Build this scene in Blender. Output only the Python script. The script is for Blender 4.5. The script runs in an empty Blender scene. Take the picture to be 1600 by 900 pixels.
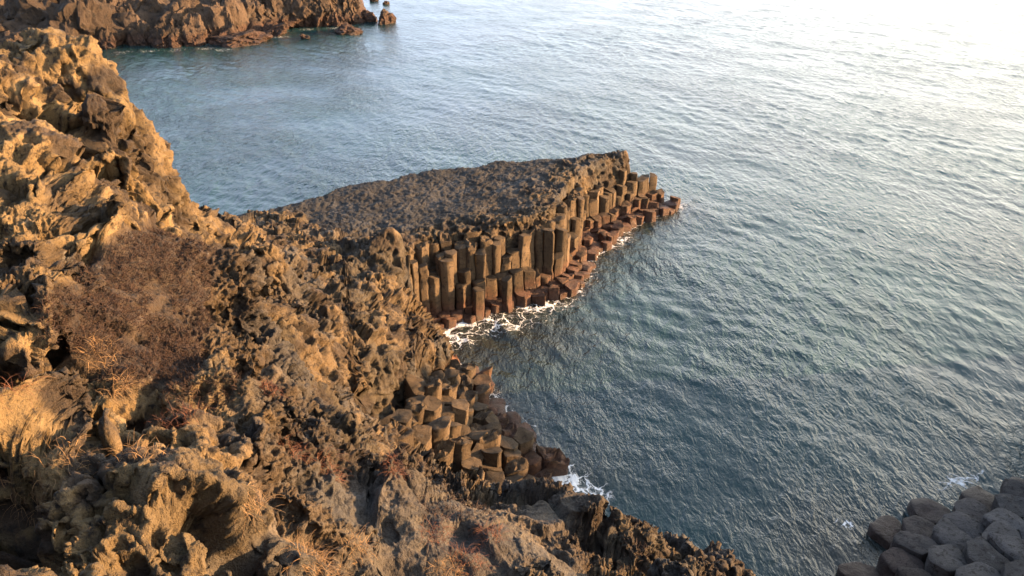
import bpy, math, random
import numpy as np
from concurrent.futures import ThreadPoolExecutor
from mathutils import Vector

R = math.radians
random.seed(7)
rng = np.random.default_rng(7)
scene = bpy.context.scene
col = scene.collection

# ------------------------------------------------------------------ camera, sky, sun, exposure
CAM_Z, PITCH, F = 13.0, R(27.0), 1331.0
cam_d = bpy.data.cameras.new('camera')
cam = bpy.data.objects.new('camera', cam_d)
col.objects.link(cam)
cam.location = (0, 0, CAM_Z)
cam.rotation_euler = (R(90) - PITCH, 0, 0)
cam_d.sensor_width = 36.0
cam_d.lens = 36.0 * F / 1600.0
cam_d.clip_start = 0.1
cam_d.clip_end = 20000
scene.camera = cam

SUN_AZ, SUN_EL = R(87.0), R(11.0)
world = bpy.data.worlds.new('World')
scene.world = world
world.use_nodes = True
wn = world.node_tree
bg = wn.nodes['Background']
sky = wn.nodes.new('ShaderNodeTexSky')
sky.sky_type = 'NISHITA'
sky.sun_disc = False
sky.sun_elevation = SUN_EL
sky.sun_rotation = SUN_AZ
sky.air_density = 1.0
sky.dust_density = 2.0
sky.ozone_density = 1.5
tc = wn.nodes.new('ShaderNodeTexCoord')
cn = wn.nodes.new('ShaderNodeTexNoise'); cn.inputs['Scale'].default_value = 2.2; cn.inputs['Detail'].default_value = 5
cmp_ = wn.nodes.new('ShaderNodeMapping'); cmp_.inputs['Scale'].default_value = (1, 1, 3.5)
wn.links.new(tc.outputs['Generated'], cmp_.inputs['Vector']); wn.links.new(cmp_.outputs[0], cn.inputs['Vector'])
cr0 = wn.nodes.new('ShaderNodeMapRange'); cr0.inputs['From Min'].default_value = 0.3; cr0.inputs['From Max'].default_value = 0.7
cr0.inputs['To Min'].default_value = 0.0; cr0.inputs['To Max'].default_value = 0.3
wn.links.new(cn.outputs['Fac'], cr0.inputs['Value'])
cm = wn.nodes.new('ShaderNodeMix'); cm.data_type = 'RGBA'
sx = wn.nodes.new('ShaderNodeSeparateXYZ'); wn.links.new(tc.outputs['Generated'], sx.inputs[0])
hz = wn.nodes.new('ShaderNodeMapRange'); hz.interpolation_type = 'SMOOTHSTEP'
hz.inputs['From Min'].default_value = 0.75; hz.inputs['From Max'].default_value = 0.05; hz.inputs['To Min'].default_value = 0.0; hz.inputs['To Max'].default_value = 0.75
wn.links.new(sx.outputs['Z'], hz.inputs['Value'])
ad = wn.nodes.new('ShaderNodeMath'); ad.operation = 'ADD'; ad.use_clamp = True
wn.links.new(cr0.outputs[0], ad.inputs[0]); wn.links.new(hz.outputs[0], ad.inputs[1])
wn.links.new(ad.outputs[0], cm.inputs[0]); wn.links.new(sky.outputs['Color'], cm.inputs[6])
dp = wn.nodes.new('ShaderNodeVectorMath'); dp.operation = 'DOT_PRODUCT'
wn.links.new(tc.outputs['Generated'], dp.inputs[0]); dp.inputs[1].default_value = (math.sin(SUN_AZ), math.cos(SUN_AZ), 0)
sg = wn.nodes.new('ShaderNodeMapRange'); sg.interpolation_type = 'SMOOTHSTEP'
sg.inputs['From Min'].default_value = -0.25; sg.inputs['From Max'].default_value = 0.95
wn.links.new(dp.outputs['Value'], sg.inputs['Value'])
cc = wn.nodes.new('ShaderNodeMix'); cc.data_type = 'RGBA'
cc.inputs[6].default_value = (3.2, 3.8, 5.0, 1)      # thin cloud away from the sun
cc.inputs[7].default_value = (9.8, 8.9, 7.2, 1)   # bright cloud around the low sun
wn.links.new(sg.outputs[0], cc.inputs[0]); wn.links.new(cc.outputs[2], cm.inputs[7])
wn.links.new(cm.outputs[2], bg.inputs['Color'])
bg.inputs['Strength'].default_value = 0.105

sun_d = bpy.data.lights.new('sun', 'SUN')
sun_d.energy = 5.0
sun_d.angle = R(0.5)
sun_d.color = (1.0, 0.60, 0.28)
sun = bpy.data.objects.new('sun', sun_d)
col.objects.link(sun)
sdir = Vector((math.cos(SUN_EL) * math.sin(SUN_AZ), math.cos(SUN_EL) * math.cos(SUN_AZ), math.sin(SUN_EL)))
sun.rotation_euler = sdir.to_track_quat('Z', 'Y').to_euler()

scene.view_settings.view_transform = 'Standard'
scene.view_settings.look = 'None'
scene.view_settings.gamma = 1.0
scene.view_settings.exposure = 2.46
scene.view_settings.use_curve_mapping = False
try:
    scene.cycles.max_bounces = 5
    scene.cycles.diffuse_bounces = 2
    scene.cycles.glossy_bounces = 3
    scene.cycles.use_denoising = True
except Exception:
    pass

# ------------------------------------------------------------------ helpers
CP, SP = math.cos(PITCH), math.sin(PITCH)

def W(px, py, z):
    """the point at height z that the photograph shows at (px, py)"""
    a, b = (px - 800) / F, -(py - 450) / F
    d = (a, CP + b * SP, -SP + b * CP)
    t = (z - CAM_Z) / d[2]
    return (d[0] * t, d[1] * t, z)

def project(P):
    P = np.asarray(P, dtype=np.float64)
    v = P - np.array([0, 0, CAM_Z])
    dep = v[:, 1] * CP - v[:, 2] * SP
    up = v[:, 1] * SP + v[:, 2] * CP
    return 800 + F * v[:, 0] / dep, 450 - F * up / dep

def sstep(a, b, x):
    t = np.clip((x - a) / (b - a), 0, 1)
    return t * t * (3 - 2 * t)

def in_poly(x, y, poly):
    inside = np.zeros(np.shape(x), bool)
    n = len(poly)
    for i in range(n):
        x0, y0 = poly[i]; x1, y1 = poly[(i + 1) % n]
        if y0 == y1: continue
        c = ((y0 > y) != (y1 > y)) & (x < (x1 - x0) * (y - y0) / (y1 - y0) + x0)
        inside ^= c
    return inside

TAB = rng.random((64, 64, 64), dtype=np.float32) * 2 - 1
OFF = rng.random((32, 32, 32, 3), dtype=np.float32)

def par(fn, P, *a, outs=1):
    n = len(P)
    if n < 20000: return fn(P, *a)
    ch = np.array_split(np.arange(n), max(4, n // 60000))
    with ThreadPoolExecutor(4) as ex:
        res = list(ex.map(lambda c: fn(P[c[0]:c[-1] + 1], *a), ch))
    if outs == 1: return np.concatenate(res)
    return tuple(np.concatenate([r[k] for r in res]) for k in range(outs))

def _vn(P, f, s):
    q = P * f + np.array([s * 7.31, s * 3.17, s * 5.73], dtype=np.float32)
    i = np.floor(q).astype(np.int32)
    t = q - i
    t = t * t * (3 - 2 * t)
    i0 = i & 63; i1 = (i + 1) & 63
    x0, y0, z0 = i0.T; x1, y1, z1 = i1.T
    tx, ty, tz = t.T
    def L(a, b, k): return a + (b - a) * k
    return L(L(L(TAB[x0, y0, z0], TAB[x1, y0, z0], tx), L(TAB[x0, y1, z0], TAB[x1, y1, z0], tx), ty),
             L(L(TAB[x0, y0, z1], TAB[x1, y0, z1], tx), L(TAB[x0, y1, z1], TAB[x1, y1, z1], tx), ty), tz)

ROT = np.array([[0.8, 0.6, 0], [-0.48, 0.64, 0.6], [0.36, -0.48, 0.8]], dtype=np.float32)

def _fbm(P, f, s, octs, ridged):
    out = np.zeros(len(P), np.float32); a = 1.0; q = P
    for k in range(octs):
        v = _vn(q, f, s + k * 3)
        out += a * ((1 - 2 * np.abs(v)) if ridged else v)
        q = q @ ROT; f *= 2.03; a *= 0.5
    return out

def vn(P, f, s=0): return par(_vn, P, f, s)
def fbm(P, f, s=0, octs=4, ridged=False): return par(_fbm, P, f, s, octs, ridged)

def _wor(P, f, s):
    q = P * f + np.array([s * 11.3, s * 4.7, s * 8.9], dtype=np.float32)
    i = np.floor(q).astype(np.int32); t = q - i
    f1 = np.full(len(P), 9.0, np.float32); f2 = f1.copy(); idv = np.zeros(len(P), np.float32)
    for dx in (-1, 0, 1):
        for dy in (-1, 0, 1):
            for dz in (-1, 0, 1):
                a, b, c = (i[:, 0] + dx) & 31, (i[:, 1] + dy) & 31, (i[:, 2] + dz) & 31
                o = OFF[a, b, c]
                d = (o[:, 0] + dx - t[:, 0]) ** 2 + (o[:, 1] + dy - t[:, 1]) ** 2 + (o[:, 2] + dz - t[:, 2]) ** 2
                m = d < f1
                f2 = np.where(m, f1, np.minimum(f2, d))
                f1 = np.where(m, d, f1)
                idv = np.where(m, o[:, 0] * 0.5 + o[:, 1] * 0.5, idv)
    return np.sqrt(f1), np.sqrt(f2), idv

def worley(P, f, s=0): return par(_wor, P, f, s, outs=3)

def _facet(P, f, s):
    q = P * f + np.array([s * 9.3, s * 5.7, s * 2.9], dtype=np.float32)
    i = np.floor(q).astype(np.int32); t = q - i
    f1 = np.full(len(P), 9.0, np.float32); f2 = f1.copy(); h = np.zeros(len(P), np.float32)
    for dx in (-1, 0, 1):
        for dy in (-1, 0, 1):
            for dz in (-1, 0, 1):
                a, b, c = (i[:, 0] + dx) & 31, (i[:, 1] + dy) & 31, (i[:, 2] + dz) & 31
                o = OFF[a, b, c]; g = OFF[b, c, a] - 0.5
                vx, vy, vz = o[:, 0] + dx - t[:, 0], o[:, 1] + dy - t[:, 1], o[:, 2] + dz - t[:, 2]
                d = vx ** 2 + vy ** 2 + vz ** 2
                m = d < f1
                f2 = np.where(m, f1, np.minimum(f2, d))
                f1 = np.where(m, d, f1)
                h = np.where(m, (vx * g[:, 0] + vy * g[:, 1] + vz * g[:, 2]) * 2.4 + (o[:, 0] + o[:, 2] - 1) * 0.7, h)
    e = np.sqrt(f2) - np.sqrt(f1)
    return h * np.clip(e / 0.06, 0.25, 1) - 0.35 * np.clip(1 - e / 0.07, 0, 1)

def facet(P, f, s=0): return par(_facet, P, f, s)

def mesh_np(name, V, Q, smooth=True, attrs=None, mat=None, parent=None, link=True):
    me = bpy.data.meshes.new(name)
    V = np.ascontiguousarray(V, dtype=np.float32); Q = np.ascontiguousarray(Q, dtype=np.int32)
    me.vertices.add(len(V)); me.vertices.foreach_set('co', V.ravel())
    k = Q.shape[1]
    me.loops.add(Q.size); me.loops.foreach_set('vertex_index', Q.ravel())
    me.polygons.add(len(Q)); me.polygons.foreach_set('loop_start', np.arange(0, Q.size, k, dtype=np.int32))
    me.update(calc_edges=True)
    me.polygons.foreach_set('use_smooth', np.full(len(Q), smooth, bool))
    for an, arr in (attrs or {}).items():
        if arr.ndim == 1:
            at = me.attributes.new(an, 'FLOAT', 'POINT'); at.data.foreach_set('value', arr.astype(np.float32))
        else:
            at = me.attributes.new(an, 'FLOAT_COLOR', 'POINT')
            c4 = np.ones((len(V), 4), np.float32); c4[:, :3] = arr
            at.data.foreach_set('color', c4.ravel())
    if mat: me.materials.append(mat)
    o = bpy.data.objects.new(name, me)
    if link: col.objects.link(o)
    o.parent = parent
    return o

def mesh_py(name, verts, faces, mat, sharp=35):
    me = bpy.data.meshes.new(name)
    me.from_pydata(verts, [], faces)
    me.polygons.foreach_set('use_smooth', [True] * len(me.polygons))
    if sharp: me.set_sharp_from_angle(angle=R(sharp))
    me.materials.append(mat)
    o = bpy.data.objects.new(name, me)
    col.objects.link(o)
    return o

def tag(o, label=None, cat=None, group=None, kind=None):
    if label: o['label'] = label
    if cat: o['category'] = cat
    if group: o['group'] = group
    if kind: o['kind'] = kind
    return o

# ------------------------------------------------------------------ materials
class NT:
    def __init__(s, name):
        s.m = bpy.data.materials.new(name); s.m.use_nodes = True
        s.t = s.m.node_tree; s.b = s.t.nodes['Principled BSDF']
    def n(s, typ, **kw):
        x = s.t.nodes.new('ShaderNode' + typ)
        for k, v in kw.items():
            if k in x.inputs: x.inputs[k].default_value = v
            else: setattr(x, k, v)
        return x
    def l(s, a, b): s.t.links.new(a, b)
    def math(s, op, a, b=None, clamp=False):
        x = s.n('Math', operation=op); x.use_clamp = clamp
        for i, v in enumerate((a, b)):
            if v is None: continue
            if isinstance(v, (int, float)): x.inputs[i].default_value = v
            else: s.l(v, x.inputs[i])
        return x.outputs[0]
    def mapr(s, v, a, b, c=0.0, d=1.0):
        x = s.n('MapRange'); x.interpolation_type = 'SMOOTHSTEP'
        x.inputs['From Min'].default_value = a; x.inputs['From Max'].default_value = b
        x.inputs['To Min'].default_value = c; x.inputs['To Max'].default_value = d
        s.l(v, x.inputs['Value']); return x.outputs['Result']
    def mix(s, f, a, b, mode='MIX'):
        x = s.n('Mix', data_type='RGBA', blend_type=mode)
        for sock, v in ((x.inputs['Factor'], f), (x.inputs['A'], a), (x.inputs['B'], b)):
            pass
        ins = [x.inputs[0], x.inputs[6], x.inputs[7]]
        for sock, v in zip(ins, (f, a, b)):
            if isinstance(v, (int, float)): sock.default_value = v
            elif isinstance(v, tuple): sock.default_value = (*v, 1)
            else: s.l(v, sock)
        return x.outputs[2]
    def noise(s, vec, scale, detail=4, rough=0.55, dist=0.0):
        x = s.n('TexNoise', Scale=scale, Detail=detail, Roughness=rough, Distortion=dist)
        s.l(vec, x.inputs['Vector']); return x.outputs['Fac']

def rock_material(name, base=None, dark=(0.0154, 0.0119, 0.0098), pale=(0.1330, 0.1190, 0.1015), tide=0.75, pale_amt=0.6,
                  fine=1.0, attr=True, tide_col=(0.13, 0.050, 0.028)):
    k = NT(name)
    g = k.n('NewGeometry'); pos = g.outputs['Position']
    if attr:
        a = k.n('Attribute', attribute_name='tint'); basec = a.outputs['Color']
    else:
        basec = base
    n1 = k.noise(pos, 1.7 * fine, 5, 0.6); n2 = k.noise(pos, 9.0 * fine, 5, 0.65); n3 = k.noise(pos, 38.0 * fine, 3, 0.7)
    c = k.mix(k.mapr(n2, 0.50, 0.68), basec, dark)
    if not attr:
        oi = k.n('ObjectInfo'); hv = k.n('HueSaturation'); k.l(c, hv.inputs['Color'])
        k.l(k.mapr(oi.outputs['Random'], 0, 1, 0.68, 1.25), hv.inputs['Value']); c = hv.outputs['Color']
    if not attr and base[0] > base[2] * 1.5:
        gs = k.n('SeparateXYZ'); k.l(g.outputs['True Normal'], gs.inputs[0])     # weathered dark crust on broken ends
        c = k.mix(k.mapr(k.math('ADD', gs.outputs['Z'], k.math('MULTIPLY', n2, 0.7)), 0.95, 1.25, 0, 0.6), c, tuple(v * 0.45 for v in base))
    hi = k.n('HueSaturation', Value=1.45, Saturation=0.95)
    if isinstance(c, tuple): pass
    k.l(c, hi.inputs['Color'])
    c = k.mix(k.mapr(n1, 0.46, 0.66), c, hi.outputs['Color'])
    c = k.mix(k.mapr(n3, 0.52, 0.72, 0, 0.55), c, dark)
    lich = k.math('MULTIPLY', k.mapr(k.noise(pos, 3.1 * fine, 6, 0.7), 0.60, 0.70), k.mapr(n3, 0.35, 0.55))
    c = k.mix(k.math('MULTIPLY', lich, pale_amt), c, pale)
    if tide:
        sep = k.n('SeparateXYZ'); k.l(pos, sep.inputs[0])
        zz = k.math('ADD', sep.outputs['Z'], k.math('MULTIPLY', n1, -0.8))
        tc_ = k.mix(k.mapr(n2, 0.4, 0.62), tide_col, tuple(v * 0.45 for v in tide_col))
        c = k.mix(k.mapr(zz, tide - 0.15, tide - 0.8, 0, 0.75), c, tc_)
        wet = k.mapr(sep.outputs['Z'], 0.45, 0.05)
        c = k.mix(k.math('MULTIPLY', wet, 0.6), c, (0.05, 0.03, 0.022))
        k.l(k.mapr(sep.outputs['Z'], 0.5, 0.1, 0.88, 0.35), k.b.inputs['Roughness'])
    else:
        k.b.inputs['Roughness'].default_value = 0.9
    k.l(c, k.b.inputs['Base Color'])
    k.b.inputs['Specular IOR Level'].default_value = 0.3
    bsum = k.math('ADD', k.math('MULTIPLY', n2, 0.5), k.math('MULTIPLY', n3, 0.38))
    n4 = k.noise(pos, 110.0 * fine, 2, 0.6)
    bsum = k.math('ADD', bsum, k.math('MULTIPLY', n4, 0.13))
    bp = k.n('Bump', Strength=1.0, Distance=(0.10 if attr else 0.13) / fine)
    k.l(bsum, bp.inputs['Height']); k.l(bp.outputs['Normal'], k.b.inputs['Normal'])
    return k.m

M_LAND = rock_material('weathered_basalt')
M_COL = rock_material('column_basalt', base=(0.084, 0.056, 0.031), attr=False, pale_amt=0.4, tide=0.55)
M_COLD = rock_material('grey_column_basalt', base=(0.0616, 0.0574, 0.0560), attr=False, pale_amt=0.4, tide=0.5, pale=(0.18, 0.17, 0.165),
                       tide_col=(0.045, 0.027, 0.023))
M_COLW = rock_material('dark_column_basalt', base=(0.040, 0.031, 0.028), attr=False, pale_amt=0.3, tide=0.5, pale=(0.12, 0.11, 0.105), tide_col=(0.040, 0.022, 0.017))
M_FAR = rock_material('shore_rock', base=(0.062, 0.041, 0.027), attr=False, pale_amt=0.35, tide=0.9, fine=0.28, tide_col=(0.07, 0.034, 0.022))

def plain(name, c, rough=0.9, var=0.5):
    k = NT(name); g = k.n('NewGeometry')
    n = k.noise(g.outputs['Position'], 14, 3)
    k.l(k.mix(k.mapr(n, 0.35, 0.65), c, tuple(x * (1 - var) for x in c)), k.b.inputs['Base Color'])
    k.b.inputs['Roughness'].default_value = rough
    return k.m
M_TWIG = plain('dry_twig', (0.034, 0.014, 0.006))
M_TWIG2 = plain('dark_twig', (0.05, 0.027, 0.017))
M_STRAW = plain('straw', (0.27, 0.155, 0.065), 0.7)
M_RUST = plain('rust_grass', (0.17, 0.060, 0.025), 0.7)

def water_material():
    k = NT('sea_water'); g = k.n('NewGeometry'); pos = g.outputs['Position']
    fo = k.n('Attribute', attribute_name='foam').outputs['Fac']
    sh = k.n('Attribute', attribute_name='shallow').outputs['Fac']
    n0 = k.noise(pos, 0.12, 3); n1 = k.noise(pos, 0.5, 4)
    c = k.mix(k.mapr(n0, 0.35, 0.65), (0.009, 0.026, 0.030), (0.011, 0.037, 0.038))
    c = k.mix(sh, c, (0.022, 0.022, 0.018))
    mp = k.n('Mapping'); k.l(pos, mp.inputs['Vector']); mp.inputs['Scale'].default_value = (1, 1, 0)
    wv = k.n('TexNoise', Scale=1.1, Detail=4, Roughness=0.6); k.l(mp.outputs[0], wv.inputs['Vector'])
    add = k.n('VectorMath', operation='MULTIPLY_ADD'); k.l(wv.outputs['Color'], add.inputs[0])
    add.inputs[1].default_value = (1.1, 1.1, 0); k.l(mp.outputs[0], add.inputs[2])
    vo = k.n('TexVoronoi', feature='DISTANCE_TO_EDGE', Scale=2.6); k.l(add.outputs[0], vo.inputs['Vector'])
    vo2 = k.n('TexVoronoi', feature='DISTANCE_TO_EDGE', Scale=7.0); k.l(add.outputs[0], vo2.inputs['Vector'])
    lace = k.math('MINIMUM', vo.outputs['Distance'], k.math('ADD', k.math('MULTIPLY', vo2.outputs['Distance'], 1.3), 0.03))
    nf = k.noise(mp.outputs[0], 5.0, 5, 0.7)
    lace = k.math('ADD', lace, k.math('MULTIPLY', nf, 0.22))
    thr = k.math('MULTIPLY', fo, 0.32)
    fm = k.mapr(k.math('SUBTRACT', thr, lace), -0.03, 0.05)
    c = k.mix(fm, c, (0.62, 0.62, 0.62))
    k.l(c, k.b.inputs['Base Color'])
    k.l(k.mapr(fm, 0, 1, 0.07, 0.8), k.b.inputs['Roughness'])
    k.b.inputs['IOR'].default_value = 1.34
    mp2 = k.n('Mapping'); k.l(pos, mp2.inputs['Vector'])
    mp2.inputs['Rotation'].default_value = (0, 0, R(-33)); mp2.inputs['Scale'].default_value = (1.0, 0.45, 0)
    b1 = k.noise(mp2.outputs[0], 4.5, 3, 0.6, 0.4); b2 = k.noise(mp2.outputs[0], 14, 3, 0.6)
    gust = k.mapr(k.noise(pos, 0.16, 3), 0.35, 0.65, 0.5, 1.3)
    h = k.math('MULTIPLY', k.math('ADD', k.math('MULTIPLY', b1, 0.085), k.math('MULTIPLY', b2, 0.026)), gust)
    h = k.math('ADD', h, k.math('MULTIPLY', fm, 0.02))
    bp = k.n('Bump', Strength=1.0, Distance=1.0)
    k.l(h, bp.inputs['Height']); k.l(bp.outputs['Normal'], k.b.inputs['Normal'])
    return k.m
M_SEA = water_material()

# ------------------------------------------------------------------ base relief of the near coast
# (px, py, z, type): c = crag, k = knobbly column tops, f = flat platform, u = sea bed, r = smooth near rock
CPTS = []
def cp(typ, *pts):
    for p in pts:
        x, y, z = W(*p); CPTS.append((x, y, z, typ))
def cw(typ, *pts):
    for p in pts: CPTS.append((*p, typ))

# far-left crag and its skyline
def cr(typ, *pts):   # (px, py, horizontal distance y)
    for px, py, y in pts:
        b = -(py - 450) / F
        t = y / (CP + b * SP)
        CPTS.append(((px - 800) / F * t, y, CAM_Z + t * (-SP + b * CP), typ))
cr('c', (-150, 60, 15.5), (0, 95, 16), (60, 75, 16), (130, 62, 16), (158, 95, 15.8), (162, 150, 15.4), (152, 215, 15), (155, 272, 14.8),
   (60, 150, 14.2), (150, 170, 14.4), (130, 250, 13.6), (0, 180, 13), (90, 240, 12.4), (190, 335, 13.4), (-150, 200, 12),
   (0, 300, 10.4), (120, 330, 10.8), (200, 360, 11.6), (250, 365, 13.4), (270, 345, 15.8), (-200, 350, 9),
   (0, 430, 8.4), (100, 430, 8.9), (200, 430, 9.6), (290, 420, 10.4), (345, 410, 11.2), (400, 385, 16.8),
   (0, 540, 7.0), (100, 540, 7.5), (200, 540, 8.0), (300, 540, 8.6), (370, 520, 9.6), (-200, 560, 6),
   (40, 640, 5.6), (150, 640, 6.2), (300, 640, 7.0), (430, 600, 8.7), (0, 655, 5.8),
   (60, 715, 5.3), (180, 715, 5.6), (300, 720, 6.3), (430, 700, 7.2), (520, 690, 7.9),
   (100, 800, 7.0), (60, 840, 6.8), (150, 850, 6.7), (205, 800, 6.4), (100, 890, 6.3), (190, 900, 6.0), (20, 770, 6.8), (-80, 800, 6.8), (140, 765, 6.8), (0, 925, 5.0), (215, 870, 6.1),
   (270, 800, 4.9), (310, 770, 5.2), (280, 890, 4.3), (380, 830, 5.1), (330, 890, 4.4))
# near rock shelf and its edge above the small cove
cr('c', (420, 640, 7.8), (520, 640, 8.8), (450, 780, 6.3), (560, 720, 8.1), (620, 740, 8.3), (690, 752, 8.5))
cr('r', (560, 800, 6.9), (680, 800, 7.4), (780, 800, 7.9), (860, 800, 8.3), (450, 880, 5.4), (600, 880, 6.1), (750, 880, 6.6), (880, 870, 7.1))
cr('c', (760, 772, 8.6), (850, 786, 8.7), (950, 808, 8.7), (1005, 820, 8.6), (1025, 838, 8.3), (940, 850, 7.7), (970, 885, 7.1),
   (1022, 878, 7.3), (1035, 905, 6.9), (1000, 925, 6.6), (880, 950, 6.2), (600, 960, 5.3), (300, 980, 4.0), (100, 980, 3.6), (1090, 970, 6.4))
# ground under and behind the camera
cw('c', (0, 0, 11.2), (-3, 0, 11.0), (3, 0.5, 10.0), (-6, -1, 11.5), (0, 3.2, 8.9), (-2, 2.6, 9.6), (4, 3.5, 7.6), (6, 3, 6), (-9, 3, 12),
   (-12, 8, 12.5), (-14, 12, 12), (-15, 16, 11.5), (-5, -4, 11.5), (4, -4, 11), (8, 0, 6), (9, -4, 8), (-20, 10, 13), (-22, 17, 12), (-20, 0, 13))
# steep drop from the near shelf to the small cove
cw('u', (7.0, 7.5, 0.5), (6.0, 9.0, -0.3), (8.5, 7.5, -1.5), (5.0, 10.5, -1.5), (3.0, 12.0, -1.4), (10, 4, -1.5), (1.6, 12.6, 0.2), (7, 12, -2))
cw('c', (-0.2, 10.8, 2.0), (-1.4, 11.5, 2.4), (1.0, 10.4, 2.0), (2.6, 10.2, 1.6), (4.2, 9.5, 2.2))
# small cape of columns
cp('k', (590, 625, 2.6), (640, 655, 2.1), (700, 690, 1.4), (730, 700, 1.2), (700, 640, 1.9), (660, 600, 2.3), (600, 580, 2.8), (640, 560, 2.5),
   (750, 650, 1.2), (720, 600, 1.6), (690, 570, 1.6), (800, 700, 0.7), (770, 735, 0.8), (820, 750, 0.3), (760, 620, 0.9))
cp('u', (858, 735, -0.2), (845, 775, -0.2), (808, 680, -0.1), (770, 630, 0.0), (735, 585, 0.0), (700, 555, 0.0), (668, 535, 0.0),
   (900, 740, -1.5), (880, 800, -1.5), (860, 680, -1.5), (820, 620, -1.5), (780, 570, -1.5), (730, 540, -1.5))
# saddle of knobbly rock
cp('k', (560, 620, 3.1), (500, 600, 3.9), (460, 560, 4.6), (540, 540, 3.6), (600, 520, 3.1), (640, 500, 2.4), (590, 470, 3.2), (520, 480, 3.8), (440, 500, 4.6),
   (640, 460, 2.4), (600, 430, 2.8), (540, 420, 3.1), (460, 430, 4.0), (400, 430, 4.8), (560, 390, 2.8), (480, 385, 3.2), (400, 400, 4.4),
   (400, 350, 3.5), (350, 340, 4.0), (320, 330, 4.3), (450, 345, 3.0), (500, 365, 2.8), (280, 325, 4.8), (250, 318, 5.4))
cp('k', (655, 512, 0.2), (650, 480, 1.6))
cp('u', (690, 525, -1.0), (672, 520, -0.2))
# back of the saddle falls to the bay
cw('u', (-9.0, 29.5, -1), (-12, 27, -1), (-10.6, 27, 0.6), (-13, 24, 0.5), (-15, 22, 1), (-17, 25, -1), (-22, 24, -1), (-20, 20, 4), (-12.5, 20.5, 3.0))
# flat platform
cp('f', (480, 322, 2.1), (430, 320, 2.6), (530, 300, 2.2), (590, 287, 2.3), (640, 273, 2.35), (700, 264, 2.4), (780, 252, 2.45), (850, 245, 2.5), (920, 238, 2.5), (985, 234, 2.5),
   (560, 335, 2.4), (620, 330, 2.5), (700, 310, 2.5), (800, 290, 2.6), (860, 270, 2.6), (650, 350, 2.6), (760, 330, 2.65), (840, 310, 2.65),
   (520, 350, 2.5), (900, 262, 2.6), (720, 345, 2.6))
cp('k', (610, 372, 2.5), (680, 370, 2.5), (740, 368, 2.5), (800, 368, 2.5), (850, 350, 2.5), (880, 325, 2.6), (895, 300, 2.6), (905, 275, 2.6))
# column band in front of the platform, down to the water line
cp('k', (640, 410, 2.4), (700, 392, 2.3), (760, 385, 2.3), (820, 385, 2.2), (860, 385, 1.9), (875, 360, 2.2), (905, 330, 2.1), (930, 285, 2.2), (960, 255, 2.3),
   (985, 245, 2.35), (1005, 268, 1.8), (960, 305, 1.6), (1000, 300, 1.2), (930, 340, 1.3), (1030, 305, 0.7), (980, 335, 0.6), (860, 415, 1.1), (875, 435, 0.5))
cp('u', (690, 508, 0.0), (740, 490, 0.05), (800, 472, 0.0), (850, 463, 0.0), (892, 450, 0.0), (893, 415, 0.0), (915, 392, 0.0), (945, 375, 0.0),
   (985, 352, 0.0), (1020, 338, 0.0), (1052, 324, 0.0), (700, 545, -1.5), (780, 510, -1.5), (860, 490, -1.5), (930, 470, -1.5), (960, 400, -1.5),
   (1010, 372, -1.5), (1090, 330, -1.5), (1060, 300, -1.5))
# behind the platform: drop to the bay
def back(*pts):
    for px, py, z in pts:
        x, y, _ = W(px, py, z); n = math.hypot(-0.35, 1)
        CPTS.append((x - 0.22, y + 0.55, 0.2, 'u')); CPTS.append((x - 0.5, y + 1.6, -1.5, 'u'))
back((480, 320, 2.1), (530, 298, 2.2), (590, 285, 2.3), (640, 271, 2.4), (700, 262, 2.4), (780, 250, 2.4), (850, 243, 2.5), (920, 236, 2.5), (985, 232, 2.5))
cw('u', (9.0, 35.0, -1.5), (7.8, 33.0, -0.5), (0, 45, -3), (-10, 40, -3), (15, 40, -3), (15, 25, -3), (10, 18, -3), (-25, 35, -3))

CPA = np.array([(a, b, c) for a, b, c, d in CPTS]); CTY = [d for *_, d in CPTS]
def rbf_fit(XY, val, c=0.35):
    d = np.sqrt(((XY[:, None] - XY[None]) ** 2).sum(-1) + c * c)
    n = len(XY); A = np.zeros((n + 3, n + 3))
    A[:n, :n] = -d + np.eye(n) * 0.02
    A[:n, n] = 1; A[:n, n + 1:] = XY; A[n, :n] = 1; A[n + 1:, :n] = XY.T
    return np.linalg.solve(A, np.concatenate([val, np.zeros(3)]))
GX0, GX1, GY0, GY1, GS = -24.0, 13.0, -5.0, 42.0, 0.08
gx = np.arange(GX0, GX1, GS); gy = np.arange(GY0, GY1, GS)
GXX, GYY = np.meshgrid(gx, gy)
def grid_eval(c=0.35):
    w = rbf_fit(CPA[:, :2], CPA[:, 2], c)
    out = w[-3] + w[-2] * GXX + w[-1] * GYY
    for i in range(len(CPA)):
        out -= w[i] * np.sqrt((GXX - CPA[i, 0]) ** 2 + (GYY - CPA[i, 1]) ** 2 + c * c)
    return out
HG = grid_eval()
def blur(A, n):
    A = A.astype(np.float32)
    for _ in range(n):
        B = np.pad(A, 1, mode='edge')
        A = (A + B[2:, 1:-1] + B[:-2, 1:-1] + B[1:-1, 2:] + B[1:-1, :-2]) / 5
    return A
def poly(*pts): return [W(*p)[:2] for p in pts]
def type_w(ty, p=3):
    num = np.zeros_like(HG); den = np.zeros_like(HG)
    for (x, y, z), t in zip(CPA, CTY):
        if t == 'u': continue
        w = 1 / (((GXX - x) ** 2 + (GYY - y) ** 2) + 0.05) ** (p / 2 + 0.3)
        den += w
        if t == ty: num += w
    return num / den
type_w0 = type_w('f')
PLAT = in_poly(GXX, GYY, poly((420, 335, 2.4), (500, 322, 2.4), (590, 288, 2.45), (700, 265, 2.45), (850, 246, 2.45), (930, 238, 2.45), (990, 234, 2.45), (970, 250, 2.45), (925, 285, 2.45),
                              (885, 345, 2.45), (800, 378, 2.45), (700, 388, 2.45), (620, 395, 2.45), (540, 365, 2.5)))
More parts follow.
